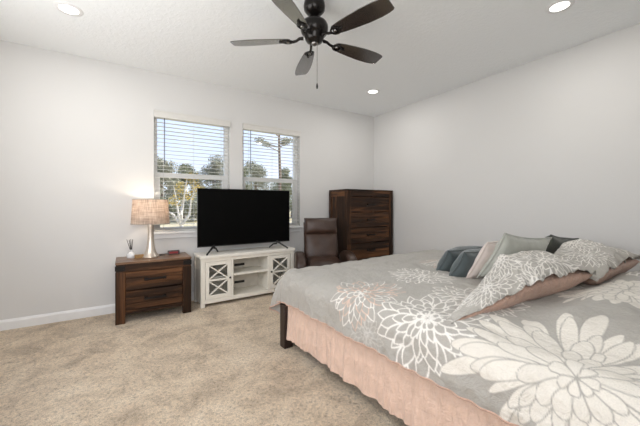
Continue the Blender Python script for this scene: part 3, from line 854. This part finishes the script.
# pink satin backing rolled along the hem
hp = [(A0, b_) for b_ in np.linspace(B0, B1, 260)] + [(a_, B1) for a_ in np.linspace(A0, A1, 240)][1:] + [(A1, b_) for b_ in np.linspace(B1, B0, 260)][1:]
hx_, hy_, hz_ = drape(np.array([p[0] for p in hp]), np.array([p[1] for p in hp]))
inn = .93
MB().tube([(x*1.0, y, z+.002) for x, y, z in zip(hx_, hy_, hz_)], .005, 6).build('hem_piping', M_satin2, cf, smooth=True, loc=(-CFX, -CFY, 0))
bk = MB(); 
for k, (p, xx, yy, zz) in enumerate(zip(hp, hx_, hy_, hz_)):
    # backing returns inward from the hem to the bed side
    ix = min(max(xx, BX0+.01), BX1-.01); iy = min(yy, BY1-.01)
    bk.v.append((xx, yy, zz-.004)); bk.v.append((xx+(ix-xx)*.75, yy+(iy-yy)*.75, zz+.10))
for k in range(len(hp)-1):
    if hp[k][1] > CY1-.02 and (hp[k][0] < CX0+.02 or hp[k][0] > CX1-.02): continue
    bk.f.append((2*k, 2*k+1, 2*k+3, 2*k+2))
bk.build('backing', M_satin2, cf, smooth=True, loc=(-CFX, -CFY, 0))

seat_bed(cf)
# ------------------------------------------------------------ pillows
def place(o, bl, xdir, up):
    """put a cushion's bottom-left corner at bl, width along xdir, height along up"""
    x = Vector(xdir).normalized(); u = Vector(up); u = (u - x*u.dot(x)).normalized(); zt = x.cross(u)
    Mx = Matrix((x, u, zt)).transposed().to_4x4()
    return Mx
def pillow(name, label, mat, center, xdir, up, w, h, t, seed, group=None, ear=.06, wr=.008):
    Mx = Matrix.Translation(Vector(center)) @ place(None, center, xdir, up)
    zb = min((place(None, 0, xdir, up) @ Vector((sx*w/2, sy*h/2, 0))).z for sx in (-1, 1) for sy in (-1, 1))
    root = MB(); c = cushion(w, h, t, 2.6, 26, 22, seed=seed, ear=ear, wr=wr)
    th = thing(name, label, 'pillow', center, 0, group)
    Ml = place(None, 0, xdir, up)
    c.rot(Ml); c.build('pillow_cover', mat, th, sub=1)
    s = MB(); pts = []
    for k in range(101):
        q = k/100*4; e = int(q) % 4; f = (q-int(q))*2-1
        u, v = [(f, -1), (1, f), (-f, 1), (-1, -f)][e]
        pts.append((u*w/2*(1-ear*(1-v*v)), v*h/2*(1-ear*(1-u*u)), 0))
    s.tube(pts, .0045, 6, False); s.rot(Ml); s.build('seam_piping', mat, th, smooth=True)
    return th
#PILLOWS
pillow('lumbar_pillow', 'small dark teal pillow farthest toward the foot of the bed', M_teal, (-1.40, -2.56, .742), (1, -.02, 0), (0, -.12, .19), .48, .22, .17, 1, ear=.10)
pillow('lumbar_pillow', 'small dark teal pillow leaning just behind the first, nearer the blush pillow', M_teal, (-1.50, -2.745, .752), (1, -.04, 0), (0, -.13, .20), .46, .25, .17, 2, ear=.10)
pillow('cushion', 'pale blush pillow tucked between dark teal and sage grey pillows', M_blush, (-1.42, -2.855, .795), (1, 0, 0), (0, -.17, .30), .52, .32, .13, 3)
pillow('cushion', 'sage grey pillow with a pointed corner leaning against the flowered shams', M_sage, (-1.37, -2.965, .815), (1, -.06, -.10), (0, -.17, .32), .60, .36, .15, 4, ear=.12)
pillow('cushion', 'dark olive pillow at the far right, partly hidden by the sage pillow', M_olive, (-.60, -2.90, .80), (1, -.12, -.12), (0, -.2, .26), .42, .30, .14, 5, ear=.12)

def sham(label, cx, cy, cz, rz, tx, ty, w, h, t, seed, flowers, shear=0, taper=1.0):
    th = thing('pillow_sham', label, 'pillow', (cx, cy, cz), 0, None)
    def warp(x, y, z):
        k = min(1.06, max(0, (-x/(w/2) + .1)/1.1)**.85)*taper
        return (x, -h/2 + (y+h/2)*(1-.88*k), z*(1-.85*k) - .060*k)
    Sh = Matrix.Identity(4); Sh[0][1] = shear
    Mx = Matrix.Rotation(R(rz), 4, 'Z') @ Matrix.Rotation(R(ty), 4, 'Y') @ Matrix.Rotation(R(tx), 4, 'X') @ Sh
    c = cushion(w, h, t, 4.0, 34, 26, seed=seed, ear=.05, wr=.006); c.v = [warp(x, y, z*(.45 if z > 0 else 1.25)) for x, y, z in c.v]; c.rot(Mx); c.build('satin_back', M_satin2, th, sub=1)
    # printed face with ruffled flange, laid over the upper half
    nu, nv = 300, 210; F_ = .012
    U, V = np.meshgrid(np.linspace(-1, 1, nu+1), np.linspace(-1, 1, nv+1), indexing='ij')
    px = U*(w/2+F_); py = np.where(V < 0, V*(h/2)*.955, V*(h/2+F_))
    u = np.clip(px/(w/2), -1, 1); v = np.clip(py/(h/2), -1, 1)
    e = np.clip((1-np.abs(u)**4)*(1-np.abs(v)**4), 0, 1)
    z = t/2*np.sqrt(e) + .014 + .014*fbm(px*7+seed, py*7, 2) - .040*np.abs(fbm(px*6+2, py*9+seed, 2))*e + .006*fbm(px*20, py*20+seed, 2)
    over = np.maximum(np.maximum(np.abs(px)-w/2, np.abs(py)-h/2), 0)
    al = np.where(np.abs(px)-w/2 > np.abs(py)-h/2, py, px)
    hemk = np.clip((-.80-V)/.2, 0, 1); z = z + hemk*(.010*np.sin(px*37+2*np.sin(px*11)) + .006*np.sin(px*83)); py = py - hemk*(.010 + .012*np.sin(px*29+1.5*np.sin(px*7)))
    z = z - over*.35 + over*.22*np.sin(al*38 + 3*np.sin(al*9))
    x = px*(1-.05*(1-v*v)); y = py*(1-.05*(1-u*u))
    col = np.tile(GREY*1.12, (U.size, 1)); A = px.ravel().copy(); B = py.ravel().copy()
    for fl in flowers: paint_flower(col, A, B, *fl)
    m = MB(); co = np.array([warp(*p) for p in zip(x.ravel(), y.ravel(), z.ravel())]) @ np.array(Mx.to_3x3()).T
    m.v = [tuple(p) for p in co]; W_ = nv+1
    m.f = [(i*W_+j, (i+1)*W_+j, (i+1)*W_+j+1, i*W_+j+1) for i in range(nu) for j in range(nv)]
    me = bpy.data.meshes.new('printed_face'); me.from_pydata(m.v, [], m.f); me.polygons.foreach_set('use_smooth', [True]*len(me.polygons))
    at = me.attributes.new('print', 'FLOAT_COLOR', 'POINT'); at.data.foreach_set('color', np.concatenate([col, np.ones((len(col), 1))], 1).ravel().astype(np.float32))
    me.materials.append(M_shamc); o = bpy.data.objects.new('printed_face', me); COL.objects.link(o); o.parent = th
    so = o.modifiers.new('thick', 'SOLIDIFY'); so.thickness = .004; so.offset = -1
    return th
sham('flowered pillow sham with pink satin back, lying nearest the photographer on the bed', -1.84, -3.145, .765, -9, 10, -3, 1.14, .33, .18, 1,
     [(-.28, .02, .22, 'line', 5), (.26, -.05, .24, 'line', 6), (.0, .12, .2, 'line', 7), (.0, -.2, .15, 'line', 12), (-.45, .18, .14, 'line', 13)], .2, 1.0)
sham('flowered pillow sham with pink satin back, at the far end near the right wall', -.84, -3.20, .785, 0, 9, -1, .90, .42, .18, 2,
     [(-.2, -.02, .22, 'line', 8), (.25, .05, .24, 'line', 9), (.02, .12, .17, 'line', 10)], .2, .3)

# ------------------------------------------------------------ groups of repeats
GROUPS = {'window_blind': 'blinds on the two windows', 'recessed_light': 'recessed ceiling lights', 'pine_tree': 'pines beyond the lawn',
          'garden_shrub': 'shrubs along the far edge of the lawn', 'lumbar_pillow': 'small dark teal pillows on the bed',
          'cushion': 'plain cushions behind the shams', 'pillow_sham': 'flowered pillow shams on the bed'}
for o in list(COL.objects):
    k = o.name.split('.')[0]
    if o.parent is None and 'label' in o and k in GROUPS: o['group'] = GROUPS[k]
